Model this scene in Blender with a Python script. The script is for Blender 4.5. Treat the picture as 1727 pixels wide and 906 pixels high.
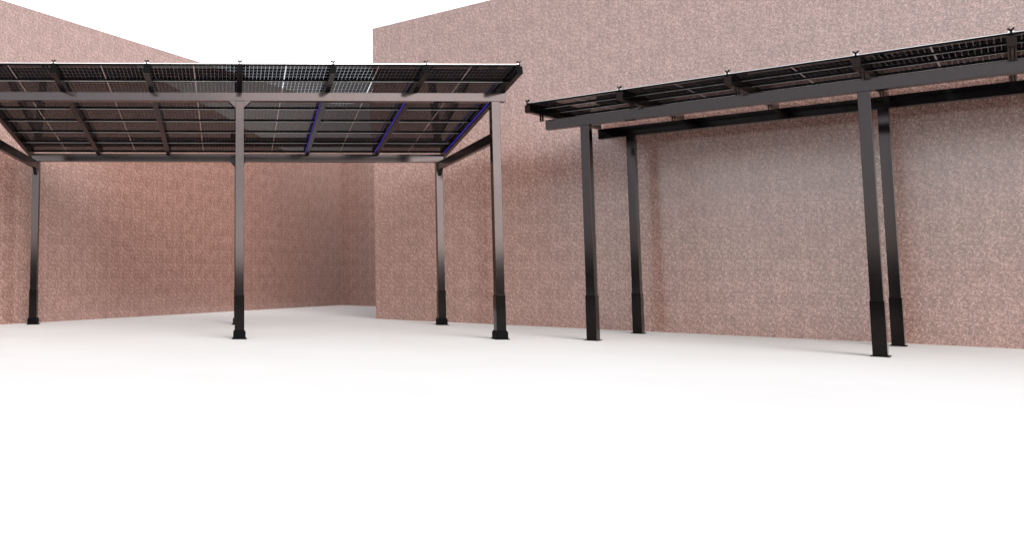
import bpy, bmesh, math, random
from mathutils import Vector, Matrix
C = bpy.context
for o in list(bpy.data.objects):
    bpy.data.objects.remove(o)
scene = C.scene
R = math.radians

# ------------------------------------------------------------------ camera
F_PX, CX, CY = 1382.0, 397.0, 345.7        # focal length and principal point in photo pixels (1727 x 906)
CAM_H = 1.532
cam_d = bpy.data.cameras.new('camera')
cam = bpy.data.objects.new('camera', cam_d)
scene.collection.objects.link(cam)
cam_d.sensor_width = 36.0
cam_d.sensor_fit = 'HORIZONTAL'
cam_d.lens = F_PX / 1727.0 * 36.0
cam_d.shift_x = (863.5 - CX) / 1727.0
cam_d.shift_y = -(453.0 - CY) / 1727.0
cam_d.clip_start = 0.1
cam_d.clip_end = 3000.0
pitch, yaw, roll = 0.0835, 0.0047, 0.00167
fw = Vector((math.sin(yaw) * math.cos(pitch), math.cos(yaw) * math.cos(pitch), math.sin(pitch)))
rt = Vector((math.cos(yaw), -math.sin(yaw), 0.0))
up = rt.cross(fw)
rt2 = math.cos(roll) * rt + math.sin(roll) * up
up2 = -math.sin(roll) * rt + math.cos(roll) * up
cam.matrix_world = Matrix((
    (rt2.x, up2.x, -fw.x, 0.0), (rt2.y, up2.y, -fw.y, 0.0), (rt2.z, up2.z, -fw.z, CAM_H), (0, 0, 0, 1)))
scene.camera = cam

# ------------------------------------------------------------------ light
SUN_EL, SUN_AZ = 31.0, 163.0                # azimuth measured clockwise from +Y: 180 is straight behind the camera
EXPOSURE = 1.3
SKY = 0.15
world = bpy.data.worlds.new('World')
scene.world = world
world.use_nodes = True
wn = world.node_tree
wn.nodes.clear()
sky = wn.nodes.new('ShaderNodeTexSky')
sky.sky_type = 'NISHITA'
sky.sun_disc = False
sky.sun_elevation = R(SUN_EL)
sky.sun_rotation = R(SUN_AZ)
sky.air_density = 1.0
sky.dust_density = 1.5
hs = wn.nodes.new('ShaderNodeHueSaturation')
hs.inputs['Saturation'].default_value = 0.22
bg = wn.nodes.new('ShaderNodeBackground')
bg.inputs['Strength'].default_value = SKY
wo = wn.nodes.new('ShaderNodeOutputWorld')
wn.links.new(sky.outputs[0], hs.inputs['Color'])
wn.links.new(hs.outputs[0], bg.inputs['Color'])
wn.links.new(bg.outputs[0], wo.inputs['Surface'])

sd = bpy.data.lights.new('sun', 'SUN')
sd.energy = 0.5
sd.angle = R(50)
sd.color = (1.0, 0.88, 0.76)
sun = bpy.data.objects.new('sun', sd)
scene.collection.objects.link(sun)
to_sun = Vector((math.sin(R(SUN_AZ)) * math.cos(R(SUN_EL)), math.cos(R(SUN_AZ)) * math.cos(R(SUN_EL)), math.sin(R(SUN_EL))))
sun.rotation_euler = to_sun.to_track_quat('Z', 'Y').to_euler()
sun.location = (0, -20, 30)

vs = scene.view_settings
vs.view_transform = 'Standard'
vs.look = 'None'
vs.gamma = 1.0
vs.use_curve_mapping = False
vs.exposure = EXPOSURE
scene.cycles.max_bounces = 8
scene.cycles.transparent_max_bounces = 24
scene.cycles.use_denoising = True

# ------------------------------------------------------------------ materials
def new_mat(name):
    m = bpy.data.materials.new(name)
    m.use_nodes = True
    nt = m.node_tree
    return m, nt, nt.nodes['Principled BSDF']

def N(nt, t, **kw):
    n = nt.nodes.new(t)
    for k, v in kw.items():
        if k in n.inputs:
            n.inputs[k].default_value = v
        else:
            setattr(n, k, v)
    return n

def ramp(nt, src, stops):
    r = nt.nodes.new('ShaderNodeValToRGB')
    el = r.color_ramp.elements
    el[0].position, el[0].color = stops[0][0], (*stops[0][1], 1)
    el[1].position, el[1].color = stops[-1][0], (*stops[-1][1], 1)
    for p, c in stops[1:-1]:
        e = el.new(p)
        e.color = (*c, 1)
    nt.links.new(src, r.inputs[0])
    return r

def metal(name, col, rough, metallic=1.0, var=0.05):
    m, nt, b = new_mat(name)
    tc = N(nt, 'ShaderNodeTexCoord')
    nz = N(nt, 'ShaderNodeTexNoise', Scale=9.0, Detail=4.0)
    nt.links.new(tc.outputs['Object'], nz.inputs['Vector'])
    r = ramp(nt, nz.outputs['Fac'], [(0.3, tuple(c * (1 - var) for c in col)), (0.7, tuple(c * (1 + var) for c in col))])
    nt.links.new(r.outputs[0], b.inputs['Base Color'])
    mr = N(nt, 'ShaderNodeMapRange')
    mr.inputs['To Min'].default_value = rough * 0.9
    mr.inputs['To Max'].default_value = rough * 1.12
    nt.links.new(nz.outputs['Fac'], mr.inputs['Value'])
    nt.links.new(mr.outputs[0], b.inputs['Roughness'])
    b.inputs['Metallic'].default_value = metallic
    if metallic < 0.5:
        b.inputs['Specular IOR Level'].default_value = 0.03
    return m

M_STEEL = metal('painted_steel', (0.044, 0.037, 0.0375), 0.10)
M_DARK = metal('dark_steel', (0.022, 0.020, 0.021), 0.25)
M_RAFTER = metal('rafter_steel', (0.022, 0.016, 0.015), 0.25)
M_BLACK = metal('matte_black', (0.003, 0.003, 0.0035), 0.5, 0.0)
M_FRAME = metal('panel_frame', (0.005, 0.005, 0.006), 0.35, 0.0)
M_SILVER = metal('silver_trim', (0.75, 0.74, 0.74), 0.3)
M_SLEEVE = metal('steel_reflection_dark', (0.018, 0.0155, 0.015), 0.12)  # steel colour darkened to continue the black reflection down the post
M_GAP_LIGHT = metal('painted_gap_light', (0.55, 0.54, 0.53), 0.5, 0.0)

def led_mat():
    m, nt, b = new_mat('blue_led')
    b.inputs['Base Color'].default_value = (0.03, 0.02, 0.3, 1)
    b.inputs['Emission Color'].default_value = (0.05, 0.02, 0.75, 1)
    b.inputs['Emission Strength'].default_value = 0.2
    return m
M_LED = led_mat()

# panel geometry numbers
PW, PGAP = 2.10, 0.02
NCX, NCY = 22, 5

def cell_mat(ph):
    """black cells under glass; the gaps between the cells are clear"""
    m, nt, b = new_mat('solar_cells')
    L = nt.links
    b.inputs['Base Color'].default_value = (0.004, 0.004, 0.006, 1)
    b.inputs['Roughness'].default_value = 0.02
    b.inputs['IOR'].default_value = 1.28
    tc = N(nt, 'ShaderNodeTexCoord')
    sx = N(nt, 'ShaderNodeSeparateXYZ')
    L.new(tc.outputs['Object'], sx.inputs[0])
    def mth(op, a, bb=None, c=None):
        n = nt.nodes.new('ShaderNodeMath'); n.operation = op
        for i, v in enumerate((a, bb, c)):
            if v is None: continue
            if isinstance(v, (int, float)): n.inputs[i].default_value = v
            else: L.new(v, n.inputs[i])
        return n.outputs[0]
    cw = (PW - PGAP - 0.06 - 0.028) / NCX
    ch = (ph - 0.07) / NCY
    ax = mth('ABSOLUTE', sx.outputs[0])
    mid = mth('LESS_THAN', ax, 0.0075)
    u = mth('DIVIDE', mth('SUBTRACT', ax, 0.014), cw)
    du = mth('MULTIPLY', mth('ABSOLUTE', mth('SUBTRACT', mth('FRACT', mth('ADD', u, 0.5)), 0.5)), cw)
    vline = mth('LESS_THAN', du, 0.0019)
    v = mth('DIVIDE', mth('ADD', sx.outputs[1], ph / 2 - 0.035), ch)
    dv = mth('MULTIPLY', mth('ABSOLUTE', mth('SUBTRACT', mth('FRACT', mth('ADD', v, 0.5)), 0.5)), ch)
    hline = mth('LESS_THAN', dv, 0.0033)
    fac = mth('MAXIMUM', mid, mth('MAXIMUM', vline, hline))
    tr = N(nt, 'ShaderNodeBsdfTransparent')
    gl = N(nt, 'ShaderNodeBsdfGlossy')
    gl.inputs['Roughness'].default_value = 0.02
    clear = N(nt, 'ShaderNodeMixShader')
    clear.inputs[0].default_value = 0.08
    L.new(tr.outputs[0], clear.inputs[1]); L.new(gl.outputs[0], clear.inputs[2])
    mix = N(nt, 'ShaderNodeMixShader')
    L.new(mth('MULTIPLY', fac, 0.78), mix.inputs[0])
    L.new(b.outputs[0], mix.inputs[1]); L.new(clear.outputs[0], mix.inputs[2])
    out = nt.nodes['Material Output']
    L.new(mix.outputs[0], out.inputs['Surface'])
    return m

def wall_mat():
    """pink pebbled render, rolled on in a repeating pattern; local x runs along the wall, z up"""
    m, nt, b = new_mat('pink_render')
    L = nt.links
    uv = N(nt, 'ShaderNodeUVMap')
    # repeating tile
    T = 0.55
    sc = N(nt, 'ShaderNodeVectorMath', operation='SCALE'); sc.inputs['Scale'].default_value = 1.0 / T
    L.new(uv.outputs[0], sc.inputs[0])
    frc = N(nt, 'ShaderNodeVectorMath', operation='FRACTION')
    L.new(sc.outputs[0], frc.inputs[0])
    n1 = N(nt, 'ShaderNodeTexNoise', Scale=8.5, Detail=5.0, Roughness=0.72, Distortion=1.6)
    L.new(frc.outputs[0], n1.inputs['Vector'])
    n0 = N(nt, 'ShaderNodeTexNoise', Scale=3.6, Detail=1.0, Distortion=0.8)
    L.new(frc.outputs[0], n0.inputs['Vector'])
    sp = N(nt, 'ShaderNodeSeparateXYZ')
    L.new(frc.outputs[0], sp.inputs[0])
    sm = N(nt, 'ShaderNodeMapRange')
    sm.inputs['From Max'].default_value = 0.09
    L.new(sp.outputs[1], sm.inputs['Value'])
    # fine grains, not repeating
    n2 = N(nt, 'ShaderNodeTexNoise', Scale=30.0, Detail=3.0, Roughness=0.7)
    L.new(uv.outputs[0], n2.inputs['Vector'])
    vo = N(nt, 'ShaderNodeTexVoronoi', Scale=34.0)
    L.new(uv.outputs[0], vo.inputs['Vector'])
    n3 = N(nt, 'ShaderNodeTexNoise', Scale=2.6, Detail=2.0)
    L.new(uv.outputs[0], n3.inputs['Vector'])
    def mad(a, k, base):
        n = nt.nodes.new('ShaderNodeMath'); n.operation = 'MULTIPLY_ADD'
        L.new(a, n.inputs[0]); n.inputs[1].default_value = k
        if isinstance(base, float): n.inputs[2].default_value = base
        else: L.new(base, n.inputs[2])
        return n.outputs[0]
    s = mad(n1.outputs['Fac'], -0.95, 0.83)
    s = mad(n0.outputs['Fac'], -0.16, s)
    s = mad(sm.outputs[0], 0.018, s)
    s = mad(n2.outputs['Fac'], 0.75, s)
    s = mad(vo.outputs['Distance'], 0.16, s)
    s = mad(n3.outputs['Fac'], 0.15, s)
    cr = ramp(nt, s, [(0.52, (0.036, 0.015, 0.010)), (0.68, (0.146, 0.073, 0.055)), (0.86, (0.258, 0.141, 0.113)), (1.0, (0.47, 0.29, 0.255))])
    L.new(cr.outputs[0], b.inputs['Base Color'])
    b.inputs['Roughness'].default_value = 0.24
    b.inputs['IOR'].default_value = 2.1
    bp = N(nt, 'ShaderNodeBump', Strength=0.12, Distance=0.01)
    L.new(s, bp.inputs['Height'])
    L.new(bp.outputs[0], b.inputs['Normal'])
    return m

def floor_mat():
    m, nt, b = new_mat('white_paving')
    L = nt.links
    tc = N(nt, 'ShaderNodeTexCoord')
    n1 = N(nt, 'ShaderNodeTexNoise', Scale=0.35, Detail=6.0, Roughness=0.6)
    L.new(tc.outputs['Object'], n1.inputs['Vector'])
    n2 = N(nt, 'ShaderNodeTexNoise', Scale=60.0, Detail=3.0)
    L.new(tc.outputs['Object'], n2.inputs['Vector'])
    cr = ramp(nt, n1.outputs['Fac'], [(0.3, (0.72, 0.71, 0.695)), (0.7, (0.76, 0.755, 0.745))])
    L.new(cr.outputs[0], b.inputs['Base Color'])
    b.inputs['Roughness'].default_value = 0.85
    b.inputs['Specular IOR Level'].default_value = 0.2
    bp = N(nt, 'ShaderNodeBump', Strength=0.05, Distance=0.003)
    L.new(n2.outputs['Fac'], bp.inputs['Height'])
    L.new(bp.outputs[0], b.inputs['Normal'])
    return m

def ground_mat():
    m, nt, b = new_mat('unseen_dark_ground')
    L = nt.links
    tc = N(nt, 'ShaderNodeTexCoord')
    n1 = N(nt, 'ShaderNodeTexNoise', Scale=40.0, Detail=5.0)
    L.new(tc.outputs['Object'], n1.inputs['Vector'])
    cr = ramp(nt, n1.outputs['Fac'], [(0.3, (0.03, 0.03, 0.031)), (0.7, (0.055, 0.054, 0.053))])
    L.new(cr.outputs[0], b.inputs['Base Color'])
    b.inputs['Roughness'].default_value = 0.9
    b.inputs['Specular IOR Level'].default_value = 0.1
    return m

def roof_mat():
    m, nt, b = new_mat('roof_felt')
    L = nt.links
    tc = N(nt, 'ShaderNodeTexCoord')
    n1 = N(nt, 'ShaderNodeTexNoise', Scale=12.0, Detail=5.0)
    L.new(tc.outputs['Object'], n1.inputs['Vector'])
    cr = ramp(nt, n1.outputs['Fac'], [(0.3, (0.16, 0.15, 0.145)), (0.7, (0.22, 0.21, 0.2))])
    L.new(cr.outputs[0], b.inputs['Base Color'])
    b.inputs['Roughness'].default_value = 0.9
    return m

def hill_mat():
    m, nt, b = new_mat('added_hill_dark')
    tc = N(nt, 'ShaderNodeTexCoord')
    n1 = N(nt, 'ShaderNodeTexNoise', Scale=0.15, Detail=8.0)
    nt.links.new(tc.outputs['Object'], n1.inputs['Vector'])
    cr = ramp(nt, n1.outputs['Fac'], [(0.3, (0.02, 0.025, 0.014)), (0.7, (0.05, 0.05, 0.03))])
    nt.links.new(cr.outputs[0], b.inputs['Base Color'])
    b.inputs['Roughness'].default_value = 1.0
    return m
M_HILL = hill_mat()

M_WALL, M_FLOOR, M_GROUND, M_ROOF = wall_mat(), floor_mat(), ground_mat(), roof_mat()

# ------------------------------------------------------------------ mesh helpers
def link(name, bm, mat, parent=None, bevel=0.0):
    if bevel:
        bmesh.ops.bevel(bm, geom=list(bm.edges), offset=bevel, segments=2, affect='EDGES', profile=0.5)
    me = bpy.data.meshes.new(name)
    bm.normal_update()
    bm.to_mesh(me)
    bm.free()
    me.materials.append(mat)
    o = bpy.data.objects.new(name, me)
    scene.collection.objects.link(o)
    if parent:
        o.parent = parent
    return o

def box(bm, x0, x1, y0, y1, z0, z1):
    vs_ = [bm.verts.new((x, y, z)) for z in (z0, z1) for y in (y0, y1) for x in (x0, x1)]
    for f in ((0, 2, 3, 1), (4, 5, 7, 6), (0, 1, 5, 4), (2, 6, 7, 3), (0, 4, 6, 2), (1, 3, 7, 5)):
        bm.faces.new([vs_[i] for i in f])

def prism(bm, pts, axis, a, b):
    """extrude a 2-D outline; axis 'y': pts are (x, z) between y=a and y=b; axis 'x': pts are (y, z)"""
    def P(p, t):
        return (p[0], t, p[1]) if axis == 'y' else (t, p[0], p[1]) if axis == 'x' else (p[0], p[1], t)
    va = [bm.verts.new(P(p, a)) for p in pts]
    vb = [bm.verts.new(P(p, b)) for p in pts]
    n = len(pts)
    bm.faces.new(va)
    bm.faces.new(vb[::-1])
    for i in range(n):
        bm.faces.new((va[i], vb[i], vb[(i + 1) % n], va[(i + 1) % n]))
    bmesh.ops.recalc_face_normals(bm, faces=list(bm.faces))

def B(*boxes):
    bm = bmesh.new()
    for b in boxes:
        box(bm, *b)
    return bm

def PR(pts, axis, a, b):
    bm = bmesh.new()
    prism(bm, pts, axis, a, b)
    return bm

def thing(name, label, cat, loc=(0, 0, 0), rz=0.0, group=None):
    o = bpy.data.objects.new(name, None)
    scene.collection.objects.link(o)
    o.empty_display_size = 0.3
    o.location = loc
    o.rotation_euler = (0, 0, rz)
    o['label'] = label
    o['category'] = cat
    if group:
        o['group'] = group
    return o

# ------------------------------------------------------------------ ground
g = link('ground', B((-900, 900, -900, 900, -0.6, -0.12)), M_GROUND)  # unseen beyond the paving; made dark for the posts to reflect
g['kind'] = 'structure'
pv = link('pavement', B((-40, 60, 2.2, 75, -0.55, 0.0)), M_FLOOR)
pv['kind'] = 'structure'

# unseen rise added behind the camera for a dark line in the glossy posts
bm = bmesh.new()
random.seed(4)
NB = 96
prev = None
for i in range(NB + 1):
    a = R(60 + 240 * i / NB)
    h_ = 7.0 + 3.0 * math.sin(i * .37) + 1.5 * random.random()
    d = 330 + 30 * math.sin(i * .21)
    q = [bm.verts.new((math.sin(a) * (d + e), math.cos(a) * (d + e), z)) for e, z in ((-60, -0.2), (-25, h_ * .6), (0, h_), (60, h_ * .7), (110, -0.3))]
    if prev:
        for j in range(4):
            bm.faces.new((prev[j], q[j], q[j + 1], prev[j + 1]))
    prev = q
hl = link('added_hills', bm, M_HILL)
hl['kind'] = 'structure'

# ------------------------------------------------------------------ buildings
def building(pts, height, label, group):
    """outline as seen from above (counter-clockwise), walls with world-scale UVs along their length"""
    cx0, cy0 = pts[0]
    t = thing('rendered_building', label, 'building', (cx0, cy0, 0), 0, group)
    bm = bmesh.new()
    uvl = bm.loops.layers.uv.new('UVMap')
    n = len(pts)
    lo = [bm.verts.new((p[0] - cx0, p[1] - cy0, -0.05)) for p in pts]
    hi = [bm.verts.new((p[0] - cx0, p[1] - cy0, height)) for p in pts]
    area = sum(pts[i][0] * pts[(i + 1) % n][1] - pts[(i + 1) % n][0] * pts[i][1] for i in range(n))
    side = 1.0 if area > 0 else -1.0
    run = 0.0
    for i in range(n):
        j = (i + 1) % n
        ln = (Vector(pts[j]) - Vector(pts[i])).length
        f = bm.faces.new((lo[i], lo[j], hi[j], hi[i]))
        for lp, uv in zip(f.loops, ((run, 0), (run + ln, 0), (run + ln, height), (run, height))):
            lp[uvl].uv = uv
        run += ln
    bmesh.ops.recalc_face_normals(bm, faces=list(bm.faces))
    link('wall', bm, M_WALL, t)
    bm = bmesh.new()
    ins = []
    for i in range(n):
        p0, p1, p2 = (Vector(pts[(i + d) % n]) for d in (-1, 0, 1))
        e1, e2 = (p1 - p0).normalized(), (p2 - p1).normalized()
        n1, n2 = Vector((-e1.y, e1.x)), Vector((-e2.y, e2.x))
        q = n1 + n2
        q = q / max(0.3, q.dot(n1)) * 0.03 * side
        ins.append((p1.x + q.x - cx0, p1.y + q.y - cy0))
    prism(bm, ins, 'z', height - 0.25, height - 0.02)
    link('roof', bm, M_ROOF, t)
    return t

ul = Vector((0.6187, 0.7856))                   # left wall runs away to the right
vl = Vector((-0.7856, 0.6187))
u2 = Vector((0.7203, -0.6937))                  # right wall runs towards us to the right
v2 = Vector((0.6937, 0.7203))
A = Vector((5.33, 40.08))                       # inner corner
a0 = A - ul * 38
a1 = A + u2 * 14
building([tuple(a0), tuple(A), tuple(a1), tuple(a1 + v2 * 8), tuple(A + v2 * 8 + vl * 2), tuple(a0 + vl * 9)],
         9.84, 'tall pink building on the left whose wall turns an inner corner behind the long carport', 'pink render buildings')
Bc = Vector((4.92, 28.07))
building([tuple(Bc), tuple(Bc + u2 * 30), tuple(Bc + u2 * 30 + v2 * 10), tuple(Bc + v2 * 6.5)],
         10.10, 'pink building on the right whose free corner edge stands against the white sky', 'pink render buildings')

# ------------------------------------------------------------------ carports
def make_panel_meshes(ph):
    bm = bmesh.new()
    w = (PW - PGAP) / 2
    h = ph / 2
    fwid = 0.032
    box(bm, -w, w, -h, -h + fwid, -0.038, 0.0)
    box(bm, -w, w, h - fwid, h, -0.038, 0.0)
    box(bm, -w, -w + fwid, -h + fwid, h - fwid, -0.038, 0.0)
    box(bm, w - fwid, w, -h + fwid, h - fwid, -0.038, 0.0)
    fr = link('solar_panel', bm, M_FRAME)
    bm = bmesh.new()
    box(bm, -w + fwid, w - fwid, -h + fwid, h - fwid, -0.0108, -0.0100)
    gl = link('glass', bm, cell_mat(ph), fr)
    return fr, gl

def carport(label, loc, rz, posts, depth, zt, bt, zb, z_eave, y_eave, slope, x_left, ncol, nrow, rw,
            beam_x, shoes=True, standoff=0.0, led=True, side_z=None, clamps=True):
    t = thing('solar_carport', label, 'carport', loc, rz, 'steel carports roofed with solar panels')
    hw = 0.10
    slen = nrow * rw
    zr = lambda y: z_eave - math.tan(slope) * (y - y_eave)       # top of the panels
    # posts
    for x in posts:
        for row, (y, ztop) in enumerate(((0.0, zt - bt), (depth, zb - 0.0))):
            p = link('post', B((x - hw, x + hw, y - hw, y + hw, 0.012, ztop)), M_STEEL, t, 0.006)
            link('sleeve', B((x - hw - .013, x + hw + .013, y - hw - .013, y + hw + .013, 0.012, 1.04)), M_SLEEVE, p, 0.005)
            if shoes:
                w = hw + 0.045
                bm = bmesh.new()
                prism(bm, [(x - w, 0.012), (x + w, 0.012), (x + w, .165), (x + w - .035, .215), (x - w + .035, .215), (x - w, .165)], 'y', y - hw - .045, y + hw + .045)
                link('base_shoe', bm, M_BLACK, p, 0.006)  # matte black stands in for the dark reflection at the post foot
                pw_ = hw + 0.075
            else:
                pw_ = hw + 0.05
            link('base_plate', B((x - pw_, x + pw_, y - pw_, y + pw_, 0.001, 0.012)), M_STEEL, p)
            q = pw_ - 0.022
            for sx_ in (-1, 1):
                for sy_ in (-1, 1):
                    bo = bmesh.new()
                    bmesh.ops.create_cone(bo, cap_ends=True, segments=6, radius1=.012, radius2=.012, depth=.016,
                                          matrix=Matrix.Translation((x + sx_ * q, y + sy_ * q, .020)))
                    link('bolt', bo, M_DARK, p)
    # beams
    link('front_beam', B((beam_x[0], beam_x[1], -hw - .002, hw + .002, zt - bt, zt)), M_STEEL, t, 0.006)
    link('back_beam', B((beam_x[0] + .12, beam_x[1] - .12, depth - hw - .002, depth + hw + .002, zb, zb + bt + .035)), M_STEEL, t, 0.006)
    for i, x in enumerate(posts):
        if side_z and (i == 0 or i == len(posts) - 1 or led):
            link('side_beam', B((x - .06, x + .06, hw + .003, depth - hw - .003, side_z - .235, side_z)), M_DARK, t, 0.005)
    # haunch gussets
    if led:
        for i, x in enumerate(posts):
            lft = 0.27 if 0 < i < len(posts) - 1 else 0.0
            rgt = lft
            z1 = zt - bt - .001
            for s, w in ((-1, lft), (1, rgt)):
                if w:
                    link('gusset', PR([(x + s * (hw + .001), z1), (x + s * w, z1), (x + s * (hw + .001), z1 - .16)], 'y', -hw, hw), M_STEEL, t)
            if 0 < i < len(posts) - 1:
                y0 = depth - hw - .16
                link('gusset', PR([(x - .23, zb + .10), (x + .23, zb + .10), (x + .23, zb - .03), (x + .10, zb - .17), (x - .10, zb - .17), (x - .23, zb - .03)],
                                  'y', y0, depth - hw - .004), M_DARK, t)
                link('bracket', B((x - .235, x + .235, y0 - .004, depth - hw - .004, zb + .10, zb + .165)), M_STEEL, t)
            else:
                s = 1 if i > 0 else -1
                link('gusset', PR([(depth - hw - .002, side_z - .24), (depth - hw - .17, side_z - .24), (depth - hw - .002, side_z - .42)], 'x', x - .05, x + .05), M_DARK, t)
    # everything in the roof plane hangs off one tilted frame of coordinates
    roof_m = Matrix.Translation((x_left, y_eave, z_eave)) @ Matrix.Rotation(-slope, 4, 'X')
    rt_ = 0.18
    zbt = -0.045                                                 # underside of panels / top of rafters
    for k in range(ncol + 1):
        x = k * PW
        r = link('rafter', B((x - .062, x + .062, 0.005, slen - 0.01, zbt - rt_, zbt)), M_RAFTER, t, 0.004)
        r.matrix_basis = roof_m
        if led:
            ya, yb = (-y_eave + .25) / math.cos(slope), (depth - y_eave - .25) / math.cos(slope)
            s = link('light_strip', B((x - .071, x - .064, ya, yb, zbt - rt_ + .045, zbt - rt_ + .068)), M_LED, t)
            s.matrix_basis = roof_m
        # rafter end cap and Y-shaped clamp
        if clamps:
            bm = bmesh.new()
            box(bm, x - .014, x + .014, -.016, .05, -.06, .04)
            for s in (-1, 1):
                pts = [(x, .03), (x + s * .012, .026), (x + s * .048, .072), (x + s * .036, .084), (x, .052)]
                prism(bm, pts, 'y', -.012, .05)
            c = link('clamp', bm, M_BLACK, t)
            c.matrix_basis = roof_m
            c = link('end_cap', B((x - .065, x + .065, -.006, .004, zbt - rt_ - .004, zbt)), M_BLACK if led else M_RAFTER, t)
            c.matrix_basis = roof_m
            for s in (-1, 1):
                if (k == 0 and s < 0) or (k == ncol and s > 0):
                    continue
                c = link('clamp_pad', B((x + s * .029 - .013, x + s * .029 + .013, -.014, .03, .001, .022)), M_SILVER, t)
                c.matrix_basis = roof_m
        # feet of the rafter on both beams
        for yb_, zz in ((0.0, zt), (depth, zb + bt + .035)):
            top = zr(yb_) + zbt - rt_ + .03
            if top > zz + 0.012:
                for e in (-.035, .02):
                    link('rafter_bracket', B((x_left + x + e, x_left + x + e + .015, yb_ - .04, yb_ + .04, zz + .001, top)), M_DARK, t)
    # panels
    fr, gl = make_panel_meshes(rw - .014)
    first = True
    for k in range(ncol):
        for j in range(nrow):
            if first:
                f_, g_ = fr, gl
                first = False
            else:
                f_ = fr.copy(); g_ = gl.copy()
                scene.collection.objects.link(f_); scene.collection.objects.link(g_)
                g_.parent = f_
            f_.parent = t
            f_.matrix_basis = roof_m @ Matrix.Translation(((k + .5) * PW, (j + .5) * rw, 0.0))
    for j in range(1, nrow + 1):
        s = link('gap_light_strip', B((0.03, ncol * PW - .03, j * rw - .011, j * rw + .011, -.0445, -.0385)), M_GAP_LIGHT, t)  # pale strip painted in for sky light showing between panel rows
        s.matrix_basis = roof_m
    s = link('eave_glint', B((0.05, ncol * PW - .05, -.004, .006, -.006, .003)), M_SILVER, t)  # bright lip standing in for sky reflected along the front glass edge
    s.matrix_basis = roof_m
    return t

# long carport
L_ = 6.13
YF, D_ = 19.42, 5.377
XC = 0.19
HBT, BT, HBB = 5.858, 0.205, 4.9235
carport('long grey carport in the middle, blue light strips along its rafters',
        (XC, YF, 0), 0.0, (-L_, 0.0, L_), D_, HBT, BT, HBB,
        6.2507, 18.1227 - YF, 0.13998, 0.1824 - 3 * PW - XC, 6, 7, 0.9898,
        (-L_ - .25, L_ + .25), True, 0.0, True, HBB - .002)

# second carport, turned to the right wall, roof rising away
P2 = Vector((8.30, 19.02)) + v2 * 0.10
rz2 = math.atan2(u2.y, u2.x)
carport('darker carport without blue strips, standing close along the right building wall',
        (P2.x, P2.y, 0), rz2, (0.0, 5.25, 10.5), 3.13, 5.266, 0.235, 5.16,
        5.60, -0.80, R(-2.4), -1.06, 6, 5, 0.93,
        (-0.93, 11.4), False, 0.1, False, None)
